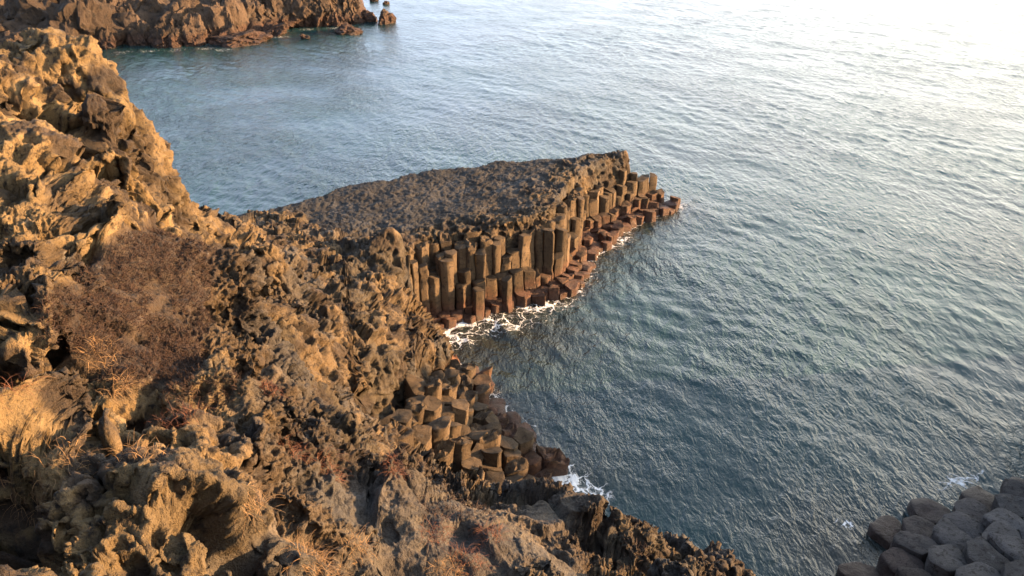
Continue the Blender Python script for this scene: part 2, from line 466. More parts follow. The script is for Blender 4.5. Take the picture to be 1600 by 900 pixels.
HG = np.where(type_w0 > 0.45, np.minimum(HG, 2.42), HG)
pw = blur(PLAT, 14)
HG = HG * (1 - pw) + (2.38 + 0.05 * np.sin(GXX * 0.7) + 0.04 * np.sin(GYY * 1.1)) * pw
TK, TF, TR = type_w('k'), type_w('f'), type_w('r')
REG_EXP = 1

def samp(G, x, y):
    u = np.clip((x - GX0) / GS, 0, len(gx) - 1.001); v = np.clip((y - GY0) / GS, 0, len(gy) - 1.001)
    i = u.astype(int); j = v.astype(int); fu = u - i; fv = v - j
    return (G[j, i] * (1 - fu) * (1 - fv) + G[j, i + 1] * fu * (1 - fv) + G[j + 1, i] * (1 - fu) * fv + G[j + 1, i + 1] * fu * fv)

# regions given over to separate columns, as plan polygons
REG_A = poly((632, 392, 2.4), (660, 372, 2.4), (720, 358, 2.4), (790, 350, 2.4), (838, 338, 2.4), (862, 324, 2.45), (880, 298, 2.45), (903, 272, 2.45), (935, 254, 2.4), (968, 243, 2.4), (1003, 232, 2.3),
             (1068, 322, 0), (1000, 352, 0), (950, 385, 0), (925, 410, 0), (905, 460, 0), (800, 485, 0), (740, 500, 0), (690, 518, 0), (655, 520, 0))
REG_B = poly((560, 690, 2.0), (575, 640, 2.4), (600, 600, 2.5), (650, 580, 2.0), (690, 565, 1.0), (715, 560, 0.3), (772, 612, 0), (818, 672, 0), (868, 730, 0), (860, 800, 0),
             (780, 810, 0), (700, 800, 0), (600, 760, 1.0))
INA = in_poly(GXX, GYY, REG_A); INB = in_poly(GXX, GYY, REG_B)
SEA_A = in_poly(GXX, GYY, poly((652, 524, 0), (660, 500, 0), (690, 495, 0), (740, 478, 0), (800, 462, 0), (850, 450, 0), (885, 440, 0), (890, 410, 0), (915, 380, 0), (950, 362, 0), (990, 340, 0),
                                (1030, 326, 0), (1110, 300, 0), (1130, 340, 0), (1060, 400, 0), (960, 520, 0), (800, 590, 0), (668, 560, 0)))
SEA_B = in_poly(GXX, GYY, poly((690, 560, 0), (725, 565, 0), (772, 612, 0), (815, 670, 0), (860, 728, 0), (850, 800, 0), (900, 830, 0), (960, 740, 0), (820, 560, 0), (720, 530, 0)))
SINK = np.clip(blur(INA | INB | SEA_A | SEA_B, 3) * 1.6 - 0.5, 0, 1)
HT = HG * (1 - SINK) + SINK * np.minimum(HG, -0.9)
LANDM = ((HG > 0.1) & ~SEA_A & ~SEA_B) | INA | INB
SD = np.where(LANDM, 0.0, 9.0)
for _ in range(40):
    for ax in (0, 1):
        for sg in (1, -1): SD = np.minimum(SD, np.roll(SD, sg, ax) + GS)
    for sg in (1, -1):
        SD = np.minimum(SD, np.roll(np.roll(SD, sg, 0), 1, 1) + GS * 1.414); SD = np.minimum(SD, np.roll(np.roll(SD, sg, 0), -1, 1) + GS * 1.414)

DA = np.where(INA, 0.0, 9.0)
for _ in range(40):
    for ax in (0, 1):
        for sg in (1, -1): DA = np.minimum(DA, np.roll(DA, sg, ax) + GS)
band = 1 - sstep(0.5, 1.7, DA + 0.5 * np.sin(GXX * 2.1) * np.sin(GYY * 1.7))
TK = TK + TF * band; TF = TF * (1 - band)

def grid_normals(P, nr, nc):
    G = P.reshape(nr, nc, 3)
    du = np.empty_like(G); dv = np.empty_like(G)
    du[:, 1:-1] = G[:, 2:] - G[:, :-2]; du[:, 0] = G[:, 1] - G[:, 0]; du[:, -1] = G[:, -1] - G[:, -2]
    dv[1:-1] = G[2:] - G[:-2]; dv[0] = G[1] - G[0]; dv[-1] = G[-1] - G[-2]
    N = np.cross(du, dv); N /= np.linalg.norm(N, axis=-1, keepdims=True) + 1e-9
    N *= np.sign(N[..., 2:3].mean() + 1e-9)
    return N.reshape(-1, 3).astype(np.float32)

def smooth_n(N, nr, nc, n):
    G = N.reshape(nr, nc, 3).copy()
    for _ in range(n):
        G[1:-1, 1:-1] = (G[1:-1, 1:-1] + G[2:, 1:-1] + G[:-2, 1:-1] + G[1:-1, 2:] + G[1:-1, :-2]) / 5
    G /= np.linalg.norm(G, axis=-1, keepdims=True) + 1e-9
    return G.reshape(-1, 3)

# view-independent relief, meshed more finely where it is nearer
NA, NRW = 1350, 1500
az = np.radians(np.concatenate([np.linspace(-75, -36, 120, endpoint=False), np.linspace(-36, 33, NA - 180), np.linspace(33.5, 75, 60)]))
NA = len(az)
rr = np.concatenate([np.arange(1.2, 20, 0.03), np.arange(20, 40, 0.06)])
rows = []
for a in az:
    x, y = rr * math.sin(a), rr * math.cos(a)
    z = samp(HT, x, y)
    ds = np.hypot(np.diff(rr), np.diff(z)); mid = (rr[1:] + rr[:-1]) / 2; mz = (z[1:] + z[:-1]) / 2
    m = ds / np.hypot(mid, mz - CAM_Z) * np.where(mz < -0.6, 0.15, 1.0) * np.where(mid < 3.5, 0.4, 1)
    c = np.concatenate([[0], np.cumsum(m)])
    t = np.interp(np.linspace(0, c[-1], NRW), c, rr)
    rows.append(np.stack([t * math.sin(a), t * math.cos(a), np.interp(t, rr, z)], 1))
P = np.stack(rows, 1).reshape(-1, 3).astype(np.float32)    # NRW x NA
nr, nc = NRW, NA
N0 = smooth_n(grid_normals(P, nr, nc), nr, nc, 6)
bx, by = P[:, 0], P[:, 1]
wk, wf, wr = (samp(G, bx, by).astype(np.float32) for G in (TK, TF, TR))
wk *= (1 - wf); wc = np.clip(1 - wk - wf - wr, 0, 1)
z0 = P[:, 2].copy()
# stage 1: large ledges and lumps
warp = np.stack([vn(P, 0.9, 31), vn(P, 0.9, 32), vn(P, 0.9, 33)], 1) * 0.22
PW = P + warp
big = fbm(PW, 0.55, 1, 3) * 0.30 + fbm(PW, 1.5, 5, 3, True) * 0.08
fa1, fa2 = facet(PW, 0.85, 2), facet(PW + warp * 0.2, 2.1, 3)
k1 = facet(P * np.array([1, 1, 0.5], np.float32) + warp * 0.3, 1.9, 4)
sk = samp(SINK, bx, by).astype(np.float32)
wk_ = wk * (1 - sk) * (1 - 0.6 * samp(band, bx, by).astype(np.float32) * (by > 20)); wc_ = wc * (1 - 0.9 * sk)
pxy = project(P)
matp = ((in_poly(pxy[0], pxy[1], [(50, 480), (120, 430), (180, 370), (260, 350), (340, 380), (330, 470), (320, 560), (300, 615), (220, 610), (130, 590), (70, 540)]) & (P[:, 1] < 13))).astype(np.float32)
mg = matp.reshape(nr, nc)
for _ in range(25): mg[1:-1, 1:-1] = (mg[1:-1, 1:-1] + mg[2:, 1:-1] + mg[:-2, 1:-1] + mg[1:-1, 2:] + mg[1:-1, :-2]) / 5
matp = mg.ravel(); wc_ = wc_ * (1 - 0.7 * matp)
d1 = (wc_ * (big + fa1 * 0.30 + fa2 * 0.07) + wk_ * (k1 * 0.20 + big * 0.35 + fa2 * 0.06) + wr * (big * 0.55 + fa1 * 0.10)
      + wf * (fbm(P, 1.3, 9, 3) * 0.05 + fbm(P, 3.5, 12, 3, True) * 0.018 + facet(P, 2.2, 6) * 0.02))
d1 *= np.where(z0 < -0.3, 0.4, 1.0)
P = P + N0 * d1[:, None]
N1 = smooth_n(grid_normals(P, nr, nc), nr, nc, 3)
# stage 2: hollows (tafoni)
reg = fbm(P, 0.35, 21, 2)
leftw = sstep(-2.0, -4.5, P[:, 0] + 0.25 * (P[:, 1] - 8)) * sstep(20, 14, P[:, 1])
h1, h2, hid = worley(P + warp * 0.5, 1.25, 18)
cav = sstep(0.10, 0.50, h2 - h1) * sstep(0.50, 0.62, hid + 0.12 * leftw)
h21, h22, hid2 = worley(P + warp * 0.3, 3.4, 9)
cav2 = sstep(0.08, 0.36, h22 - h21) * sstep(0.40, 0.48, hid2)
d2 = -(wc * (0.55 * leftw + 0.22) + wr * 0.05 + wk * 0.12) * cav - (wc * 0.15 + wk * 0.13 + wr * 0.03) * cav2
d2 *= (1 - matp)
HOL = [(130, 350, .36, .50), (88, 288, .30, .40), (100, 392, .26, .40), (85, 432, .40, .55), (15, 300, .24, .4), (40, 660, .42, .6), (85, 545, .16, .3), (312, 352, .20, .35), (20, 392, .26, .4),
       (40, 175, .30, .30), (370, 690, .16, .25), (230, 520, .10, .2), (345, 770, .22, .3), (520, 640, .22, .3), (430, 580, .2, .3), (110, 640, .16, .25),
       (720, 850, .25, .08), (600, 830, .3, .12), (620, 890, .35, .12), (480, 760, .25, .15)]
CAVE = np.zeros(len(P), np.float32)
for hi_, (hx, hy, hr, hd) in enumerate(HOL):
    q = np.argmin(np.where((pxy[0] - hx) ** 2 + (pxy[1] - hy) ** 2 < 64, P[:, 1], 1e3))
    dd = np.linalg.norm((P - P[q]) * np.array([1, 1, 1.15], np.float32), axis=1) / hr * (1 + 0.25 * big)
    if hi_ < 10: CAVE = np.maximum(CAVE, hd * 1.2 * sstep(1.1, 0.6, dd))
    else: d2 -= hd * 1.25 * sstep(1.15, 0.5, dd)
P = P + N1 * d2[:, None] + CAVE[:, None] * np.array([[0.05, 0.95, -0.30]], np.float32)
Pg = P.reshape(nr, nc, 3).copy(); Ps = Pg.copy()
for _ in range(3): Ps[1:-1, 1:-1] = (Ps[1:-1, 1:-1] + Ps[2:, 1:-1] + Ps[:-2, 1:-1] + Ps[1:-1, 2:] + Ps[1:-1, :-2]) / 5
ws = np.maximum(sstep(12, 7, by), leftw * 0.8)[:, None]
P = (P * (1 - ws) + Ps.reshape(-1, 3) * ws).astype(np.float32)
N2 = smooth_n(grid_normals(P, nr, nc), nr, nc, 5)
# stage 3: honeycomb lace and crumbly surface
lace_m = sstep(0.10, 0.40, fbm(P, 0.8, 41, 3)) * (wc + 0.4 * wk + 0.12 * wr)
l1, l2, lid = worley(P + np.stack([vn(P, 6, 51), vn(P, 6, 52), vn(P, 6, 53)], 1) * 0.03, 9.0, 10)
lace = sstep(0.06, 0.40, l2 - l1)
cr_ = fbm(P, 4.0, 61, 4, True) * 0.6 + facet(P, 6.0, 14) * 1.0 + facet(P, 14.0, 15) * 0.6
cr_ *= (1 - 0.5 * matp) * (0.8 + 0.2 * sstep(5.5, 11, P[:, 1]))
q1, q2, _q = worley(P, 19.0, 12)
lace2 = sstep(0.05, 0.35, q2 - q1) * sstep(0.0, 0.25, fbm(P, 1.3, 44, 3)) * (wc + 0.3 * wk) * (1 - matp) * sstep(16, 11, P[:, 1])
d3 = -lace_m * lace * 0.085 - lace2 * 0.035 + cr_ * (0.030 * wc + 0.022 * wk + 0.008 * wr + 0.016 * wf) + fbm(P, 11, 71, 3) * (0.016 * (wc + wk) + 0.006 * wr + 0.014 * wf)
P = P + N2 * d3[:, None]

# own colours of the rock, with sunlit gold painted onto the left wall
def C(*c): return np.array(c, np.float32)
tan, olive, brown, grey, slate, lit_ochre = C(0.109, 0.073, 0.038), C(0.0490, 0.0371, 0.0231), C(0.0364, 0.0245, 0.0168), C(0.0490, 0.0462, 0.0441), C(0.0210, 0.0203, 0.0203), C(0.1085, 0.0714, 0.0294)
m1 = sstep(-0.3, 0.4, fbm(P, 0.7, 81, 3))[:, None]; m2 = sstep(-0.05, 0.4, fbm(P, 1.9, 84, 4))[:, None]
tint = tan * (1 - m1) + olive * m1
tint = tint * (1 - 0.85 * m2) + brown * 0.7 * m2
lw = leftw[:, None]
tint = tint * (1 - 0.6 * lw * (1 - m2)) + lit_ochre * 1.6 * 0.6 * lw * (1 - m2)  # yellower rock on the left, brightened to paint golden sunlight into it
tint = tint * (1 - lace_m[:, None] * 0.7) + brown * 0.8 * lace_m[:, None] * 0.7
tint = tint * (1 - wf[:, None]) + slate * wf[:, None]
tint = tint * (1 - 0.6 * wr[:, None]) + C(0.0735, 0.0644, 0.0546) * 0.6 * wr[:, None]
gp = (sstep(0.25, 0.6, fbm(P, 1.1, 91, 4)) * (1 - leftw) * 0.7)[:, None]
tint = tint * (1 - gp) + grey * gp

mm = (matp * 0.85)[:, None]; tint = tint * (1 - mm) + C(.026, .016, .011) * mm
idx = np.arange(nr * nc, dtype=np.int32).reshape(nr, nc)
Q = np.stack([idx[:-1, :-1], idx[:-1, 1:], idx[1:, 1:], idx[1:, :-1]], -1).reshape(-1, 4)
keep = P[:, 2][Q].max(1) > -0.7
Q = Q[keep]
used = np.zeros(len(P), bool); used[Q.ravel()] = True
remap = np.cumsum(used) - 1
LP, LN, LT = P[used], N2[used], tint[used]
Q = remap[Q]
cl = mesh_np('terrain', LP, Q, True, {'tint': LT}, M_LAND)
tag(cl, 'weathered brown lava cliff and flat rock spit running out into the sea', kind='structure')
LPX, LPY = project(LP)

# ------------------------------------------------------------------ sea
NAW, NRAD = 1150, 1050
aw = np.radians(np.concatenate([np.linspace(-180, -48, 40, endpoint=False), np.linspace(-48, 48, NAW), np.linspace(50, 180, 40)]))
rw = np.concatenate([np.linspace(0.5, 6.9, 20, endpoint=False), np.geomspace(7.0, 160, NRAD), np.geomspace(165, 12000, 50)])
AA, RR_ = np.meshgrid(aw, rw)
X, Y = (RR_ * np.sin(AA)).ravel(), (RR_ * np.cos(AA)).ravel()
wr2 = np.random.default_rng(3)
Z = np.zeros_like(X); DX = np.zeros_like(X); DY = np.zeros_like(X)
r_ = RR_.ravel(); sp_ = r_ * (96 / 1150 * math.pi / 180)
P2 = np.stack([X, Y, 0 * X], 1).astype(np.float32)
patch = 0.75 + 0.45 * fbm(P2, 0.09, 5, 2)
sheltered = np.ones_like(X)
for i in range(64):
    lam = 0.30 * (5.0 / 0.30) ** (wr2.random() ** 1.3)
    th = math.atan2(0.54, 0.84) + wr2.normal(0, 0.42)
    k = 2 * math.pi / lam
    slope = 0.0225 * (1.05 if lam < 1.5 else 0.28)
    fade = np.clip((lam - 2.5 * sp_) / (2.0 * sp_), 0, 1)
    ph = k * (X * math.cos(th) + Y * math.sin(th)) + wr2.random() * 6.283
    A_ = slope / k * fade * (patch if lam < 2 else 1)
    Z += A_ * np.sin(ph); q = A_ * np.cos(ph) * 0.9
    DX += q * math.cos(th); DY += q * math.sin(th)
X2, Y2 = X + DX, Y + DY
ingrid = (X > GX0) & (X < GX1) & (Y > GY0) & (Y < GY1)
hb = np.where(ingrid, samp(HT, X, Y), -3.0); sd = np.where(ingrid, samp(SD, X, Y), 9)
sd = np.where((X > GX0 + 4) & (X < GX1 - 1) & (Y > GY0 + 4) & (Y < GY1 - 4), sd, 9)
foam = np.exp(-sd / 0.40) * 0.52
def blob(px, py, rx, ry, s, rot=0.0):
    global foam
    x, y, _ = W(px, py, 0); u, v = X - x, Y - y
    c, s_ = math.cos(rot), math.sin(rot); u, v = c * u + s_ * v, -s_ * u + c * v
    foam = np.maximum(foam, s * np.exp(-((u / rx) ** 2 + (v / ry) ** 2)))
blob(695, 508, 1.0, 0.6, 0.9, 0.4); blob(745, 497, 1.2, 0.5, 0.7, 0.3); blob(780, 505, 2.4, 1.1, 0.52, 0.3); blob(690, 530, 1.4, 0.9, 0.66)
blob(850, 478, 1.6, 0.7, 0.62, 0.3); blob(925, 386, 1.1, 0.7, 0.95, 0.5); blob(960, 378, 1.2, 0.6, 0.6, 0.5); blob(905, 430, 0.8, 1.2, 0.6)
blob(875, 735, 0.55, 0.6, 0.75); blob(885, 765, 0.9, 1.0, 0.80); blob(925, 775, 0.6, 0.7, 0.66); blob(1045, 322, 1.0, 0.7, 0.7)
blob(1320, 818, 0.25, 0.2, 0.8); blob(1500, 752, 1.4, 0.5, 0.5, 0.3); blob(820, 680, 0.5, 0.9, 0.6)
for p in ((190, 82), (230, 80), (275, 78), (320, 76), (330, 68), (440, 58), (480, 46), (520, 44), (350, 78)): blob(*p, 1.3, 1.2, 0.42)
shallow = np.clip(np.exp(-sd / 0.8) * 1.1, 0, 1)
def shoal(px, py, r, s):
    global shallow
    x, y, _ = W(px, py, 0); shallow = np.maximum(shallow, s * np.exp(-((X - x) ** 2 + (Y - y) ** 2) / r ** 2))
shoal(720, 550, 3, 0.9); shoal(820, 520, 3, 0.8); shoal(880, 740, 1.6, 0.7); shoal(780, 600, 2.2, 0.6); shoal(1340, 880, 2, 0.9)
idx = np.arange(X.size, dtype=np.int32).reshape(RR_.shape)
Qs = np.stack([idx[:-1, :-1], idx[1:, :-1], idx[1:, 1:], idx[:-1, 1:]], -1).reshape(-1, 4)
deep = (hb > 1.2)[Qs].all(1)
Qs = Qs[~deep]
sea = mesh_np('sea', np.stack([X2, Y2, Z], 1), Qs, True, {'foam': foam, 'shallow': shallow}, M_SEA)
tag(sea, 'rippled grey blue sea', kind='structure')

# ------------------------------------------------------------------ basalt columns
def clip_poly(pg, mx, my, nx, ny):
    out = []
    n = len(pg)
    for i in range(n):
        a, b = pg[i], pg[(i + 1) % n]
        da = (a[0] - mx) * nx + (a[1] - my) * ny; db = (b[0] - mx) * nx + (b[1] - my) * ny
        if da <= 0: out.append(a)
        if da * db < 0:
            t = da / (da - db); out.append((a[0] + (b[0] - a[0]) * t, a[1] + (b[1] - a[1]) * t))
    return out

def cells(region, sp, seed, rot, jit=0.2):
    rs = random.Random(seed)
    xs = [p[0] for p in region]; ys = [p[1] for p in region]
    pts = []
    cx, cy = sum(xs) / len(xs), sum(ys) / len(ys); Rr = max(max(xs) - min(xs), max(ys) - min(ys))
    n = int(Rr / sp) + 3
    c, s = math.cos(rot), math.sin(rot)
    for i in range(-n, n):
        for j in range(-n, n):
            u = (i + 0.5 * (j & 1)) * sp + rs.gauss(0, jit * sp); v = j * sp * 0.866 + rs.gauss(0, jit * sp)
            x, y = cx + c * u - s * v, cy + s * u + c * v
            pts.append((x, y))
    A = np.array(pts)
    ins = in_poly(A[:, 0], A[:, 1], region)
    res = []
    for k in np.nonzero(ins)[0]:
        x, y = A[k]
        pg = [(x - sp, y - sp), (x + sp, y - sp), (x + sp, y + sp), (x - sp, y + sp)]
        d = np.hypot(A[:, 0] - x, A[:, 1] - y)
        for m in np.nonzero((d < 2.2 * sp) & (d > 1e-6))[0]:
            q = A[m]; dd = d[m]
            nx, ny = (q[0] - x) / dd, (q[1] - y) / dd
            pg = clip_poly(pg, x + nx * (dd / 2 - 0.006), y + ny * (dd / 2 - 0.006), nx, ny)
            if len(pg) < 3: break
        if len(pg) >= 3: res.append((x, y, pg))
    return res

def column_mesh(x, y, pg, zb, zt, lean, rnd, rc0=0.022, dome=0.0, rough=0.02, tilt=0.12, crust=False):
    h = zt - zb
    pts = []
    cx = sum(p[0] for p in pg) / len(pg); cy = sum(p[1] for p in pg) / len(pg)
    L = [(p[0] - cx, p[1] - cy) for p in pg]
    # round each corner a little, then sample the sides
    ring = []
    n = len(L)
    for i in range(n):
        a, b, c = L[i - 1], L[i], L[(i + 1) % n]
        la = math.hypot(a[0] - b[0], a[1] - b[1]); lc = math.hypot(c[0] - b[0], c[1] - b[1])
        if la < 0.05 and lc < 0.05: continue
        ra, rc = min(rc0, la * 0.35), min(rc0, lc * 0.35)
        p0 = (b[0] + (a[0] - b[0]) * ra / max(la, 1e-6), b[1] + (a[1] - b[1]) * ra / max(la, 1e-6))
        p1 = (b[0] + (c[0] - b[0]) * rc / max(lc, 1e-6), b[1] + (c[1] - b[1]) * rc / max(lc, 1e-6))
        ring += [p0, ((p0[0] + p1[0]) / 4 + b[0] / 2, (p0[1] + p1[1]) / 4 + b[1] / 2), p1] if rc0 > 0.05 else [p0, p1]
        e = (c[0] - b[0], c[1] - b[1])
        m = max(1, int(lc / 0.13))
        for q in range(1, m):
            t = rc / lc + (1 - 2 * rc / lc) * q / m
            ring.append((b[0] + e[0] * t, b[1] + e[1] * t))
    ring = np.array(ring); k = len(ring)
    nz = max(3, int(h / 0.11))
    tz = np.linspace(0, 1, nz)
    tx, ty = rnd.gauss(0, tilt), rnd.gauss(0, tilt)
    V = []
    joints = sorted(rnd.random() for _ in range(max(0, int(h / 0.5)))); jo = [(rnd.gauss(0, 0.012), rnd.gauss(0, 0.012), 1 - abs(rnd.gauss(0, 0.025))) for _ in range(len(joints) + 1)]
    def top(u, v): return tx * u + ty * v
    for t in tz:
        sj = jo[sum(1 for j in joints if j < t)]; s = sj[2]
        for j in joints:
            if abs(t - j) * h < 0.05: s -= 0.03
        zz = zb + t * h
        r2 = ring * s
        V.append(np.stack([r2[:, 0] + sj[0], r2[:, 1] + sj[1], zz + top(r2[:, 0], r2[:, 1]) * t], 1))
    rad = np.hypot(ring[:, 0], ring[:, 1]).mean()
    for s, dz in ((0.955, 0.35), (0.86, 0.62), (0.6, 0.88), (0.3, 1.0)):
        r2 = ring * s
        bev = (0.05 + dome) * rad
        V.append(np.stack([r2[:, 0], r2[:, 1], zt + top(r2[:, 0], r2[:, 1]) + bev * dz], 1))
    nrings = len(V)
    V = np.concatenate(V)
    V = np.vstack([V, [[0, 0, zt + (0.05 + dome) * rad]]])
    V[:, 0] += lean[0] * (V[:, 2] - zb); V[:, 1] += lean[1] * (V[:, 2] - zb)
    Wd = (V + np.array([cx, cy, 0])).astype(np.float32)
    nx_, ny_, nz_ = _fbm(Wd, 3.0, 11, 3, False), _fbm(Wd, 3.0, 12, 3, False), _fbm(Wd, 4.0, 13, 3, False)
    V[:, 0] += nx_ * rough; V[:, 1] += ny_ * rough
    tw = np.zeros(len(V)); tw[(nz - 1) * k:] = 1; tw[(nz - 2) * k:(nz - 1) * k] = 0.6
    V[:, 2] += nz_ * (0.10 if crust else 0.035) * tw
    if crust:
        c_ = _fbm(Wd, 9.0, 15, 2, True) * tw
        V[:, 2] += c_ * 0.06; V[:, 0] += c_ * 0.02
    V[:, 2] -= 0
    faces = []
    for r in range(nrings - 1):
        for i in range(k):
            j = (i + 1) % k
            faces.append((r * k + i, r * k + j, (r + 1) * k + j, (r + 1) * k + i))
    last = (nrings - 1) * k; cidx = len(V) - 1
    for i in range(k): faces.append((last + i, last + (i + 1) % k, cidx))
    faces.append(tuple(range(k - 1, -1, -1)))
    V[:, 2] -= zb
    return V, faces, (cx, cy, zb)

ORD = ['first', 'second', 'third', 'fourth', 'fifth', 'sixth', 'seventh', 'eighth', 'ninth', 'tenth', 'eleventh', 'twelfth', 'thirteenth', 'fourteenth',
       'fifteenth', 'sixteenth', 'seventeenth', 'eighteenth', 'nineteenth', 'twentieth']
def ordinal(i):
    if i < 20: return ORD[i]
    n = i + 1
    return f"{n}{'th' if 10 <= n % 100 <= 20 else {1: 'st', 2: 'nd', 3: 'rd'}.get(n % 10, 'th')}"

def label_rows(items, fmt_side='left'):
    """items: (object, phrase, group); same phrase -> counted from the left as seen in the photograph"""
    byp = {}
    for o, ph, gr in items: byp.setdefault(ph, []).append((o, gr))
    for ph, L in byp.items():
        tops = np.array([[o.location.x, o.location.y, o.location.z + o.dimensions.z * 0] for o, _ in L])
        px, _ = project(tops)
        for r, i in enumerate(np.argsort(px)):
            o, gr = L[i]
            tag(o, (f'{ph}, {ordinal(r)} from the left' if len(L) > 1 else ph), 'basalt column', gr, 'thing')

def seg_dist(x, y, pl):
    best = 9e9
    for (x0, y0), (x1, y1) in zip(pl[:-1], pl[1:]):
        dx, dy = x1 - x0, y1 - y0
        t = max(0, min(1, ((x - x0) * dx + (y - y0) * dy) / (dx * dx + dy * dy)))
        best = min(best, math.hypot(x - x0 - dx * t, y - y0 - dy * t))
    return best

WL_A = poly((655, 520, 0), (690, 510, 0), (740, 492, 0), (800, 474, 0), (850, 465, 0), (897, 452, 0), (903, 420, 0), (922, 394, 0), (950, 375, 0), (985, 353, 0), (1020, 339, 0), (1056, 324, 0))
items = []
rs = random.Random(21)
for x, y, pg in cells(REG_A, 0.375, 5, 0.2):
    s = seg_dist(x, y, WL_A)
    hh = float(samp(HG, np.array([x]), np.array([y]))[0])
    px, py = project([[x, y, 1.0]]); px = float(px[0])
    crust = False
    nzz = float(_fbm(np.array([[x, y, 0]], np.float32), 0.9, 77, 2, False)[0]) * 0.5 + rs.uniform(-0.25, 0.25)
    if px < 905:
        q = s + nzz * 0.55
        if s < 0.22 or q < 0.28: z = rs.uniform(0.10, 0.42); tier = 0
        elif q < 0.52: z = rs.choice([0.6, 0.95, 1.1, 1.45]) + rs.uniform(-0.08, 0.08); tier = 1
        elif q < 0.78: z = rs.choice([1.45, 1.85, 1.9, 2.0]) + rs.uniform(-0.07, 0.07); tier = 2
        else: z = 1.98 + 0.37 * float(sstep(0.7, 1.7, s)) + rs.uniform(-0.12, 0.10); tier = 2; crust = rs.random() < 0.85
    else:
        z = 2.45 * float(sstep(0.0, 2.4, s)) + nzz * (0.7 if s < 2 else 0.3)
        z = round(min(z, 2.5) / 0.3) * 0.3 + rs.uniform(-0.05, 0.05)
        if s < 0.35: z = rs.uniform(0.1, 0.45)
        z = max(0.15, z); tier = 0 if z < 0.6 else (1 if z < 1.5 else 2)
        z = min(z, 2.22 + rs.uniform(0, 0.12)); crust = z > 1.9 and rs.random() < 0.7
    V, Fc, loc = column_mesh(x, y, pg, -0.7, z, (rs.gauss(0, 0.012), rs.gauss(0, 0.012)), rs, dome=rs.uniform(-0.03, 0.06), rough=0.02, tilt=0.13, crust=crust)
    o = mesh_py('basalt_column', [tuple(v) for v in V], Fc, M_COL); o.location = loc
    sec = 'by the cove' if px < 715 else ('under the rough crust' if px < 800 else ('before the corner' if px < 905 else ('beyond the corner' if px < 965 else 'at the spit tip')))
    ph = [f'low reddish stub at the spit waterline {sec}', f'mid height basalt column {sec} of the spit', f'tall column in the spit wall {sec}'][tier]
    items.append((o, ph, 'hexagonal basalt columns along the spit'))
nA = len(items)
WL_B = poly((668, 535, 0), (700, 552, 0), (725, 575, 0), (772, 615, 0), (815, 672, 0), (862, 728, 0), (850, 790, 0))
rs = random.Random(33)
for x, y, pg in cells(REG_B, 0.46, 9, 0.5, 0.17):
    hh = float(samp(HG, np.array([x]), np.array([y]))[0])
    px, py = project([[x, y, max(hh, 0)]]); px, py = float(px[0]), float(py[0])
    sB = seg_dist(x, y, WL_B); hh = min(2.3, 0.1 + 0.62 * sB)
    z = max(0.15, hh) + rs.uniform(-0.25, 0.25)
    if hh > 0.5: z = round(z / 0.4) * 0.4 + rs.uniform(-0.07, 0.07)
    z = max(0.12, z)
    V, Fc, loc = column_mesh(x, y, pg, -0.7, z, (0.10 + rs.gauss(0, 0.03), -0.02 + rs.gauss(0, 0.03)), rs, rc0=0.03, dome=rs.uniform(-0.03, 0.08), rough=0.03, tilt=0.2, crust=rs.random() < 0.3)
    o = mesh_py('basalt_column', [tuple(v) for v in V], Fc, M_COL); o.location = loc
    sec = 'high' if z > 1.7 else ('middle' if z > 0.9 else ('low' if z > 0.4 else 'wave washed'))
    sec2 = 'upper' if py < 640 else ('central' if py < 700 else 'lower')
    items.append((o, f'{sec} rounded column in the {sec2} part of the cape', 'rounded basalt columns of the small cape'))
nB = len(items) - nA
# shaded honeycomb of columns at the lower right
REG_C = poly((1285, 915, 0), (1325, 880, 0), (1368, 848, 0), (1390, 808, 0.3), (1455, 785, 0.3), (1535, 760, 0.2), (1620, 735, 0), (1720, 770, 0), (1760, 900, 0), (1640, 985, 0), (1345, 985, 0))
rs = random.Random(44)
WL_C = REG_C[:8]
for x, y, pg in cells(REG_C, 0.74, 14, 0.9, 0.17):
    s = seg_dist(x, y, WL_C)
    px, py = project([[x, y, 0.8]]); px, py = float(px[0]), float(py[0])
    z = 0.12 + 0.34 * min(s, 2.6) * sstep(1330, 1480, px) + 0.08 * min(s, 2) + rs.uniform(-0.07, 0.09)
    V, Fc, loc = column_mesh(x, y, pg, -0.8, z, (rs.gauss(0, 0.02), rs.gauss(0, 0.02)), rs, rc0=0.10, dome=rs.uniform(0.03, 0.14), rough=0.035, tilt=0.07)
    o = mesh_py('basalt_column', [tuple(v) for v in V], Fc, M_COLD if px > 1470 + rs.uniform(-60, 60) else M_COLW); o.location = loc
    band = 'outer' if s < 0.9 else ('second' if s < 1.9 else 'inner')
    items.append((o, f'{"grey" if o.data.materials[0] == M_COLD else "brown"} domed column top in the {band} belt of the shaded block', 'grey domed columns in shade'))
nC = len(items) - nA - nB
label_rows(items)
print('COLUMNS', nA, nB, nC, 'cps', len(CPA))

# ------------------------------------------------------------------ boulders and stacks
from mathutils import noise as mn
import bmesh
_ico = {}
def ico(sub):
    if sub not in _ico:
        bm = bmesh.new(); bmesh.ops.create_icosphere(bm, subdivisions=sub, radius=1.0)
        V = np.array([v.co[:] for v in bm.verts]); Fc = [tuple(v.index for v in f.verts) for f in bm.faces]
        bm.free(); _ico[sub] = (V, np.array(Fc))
    return _ico[sub]

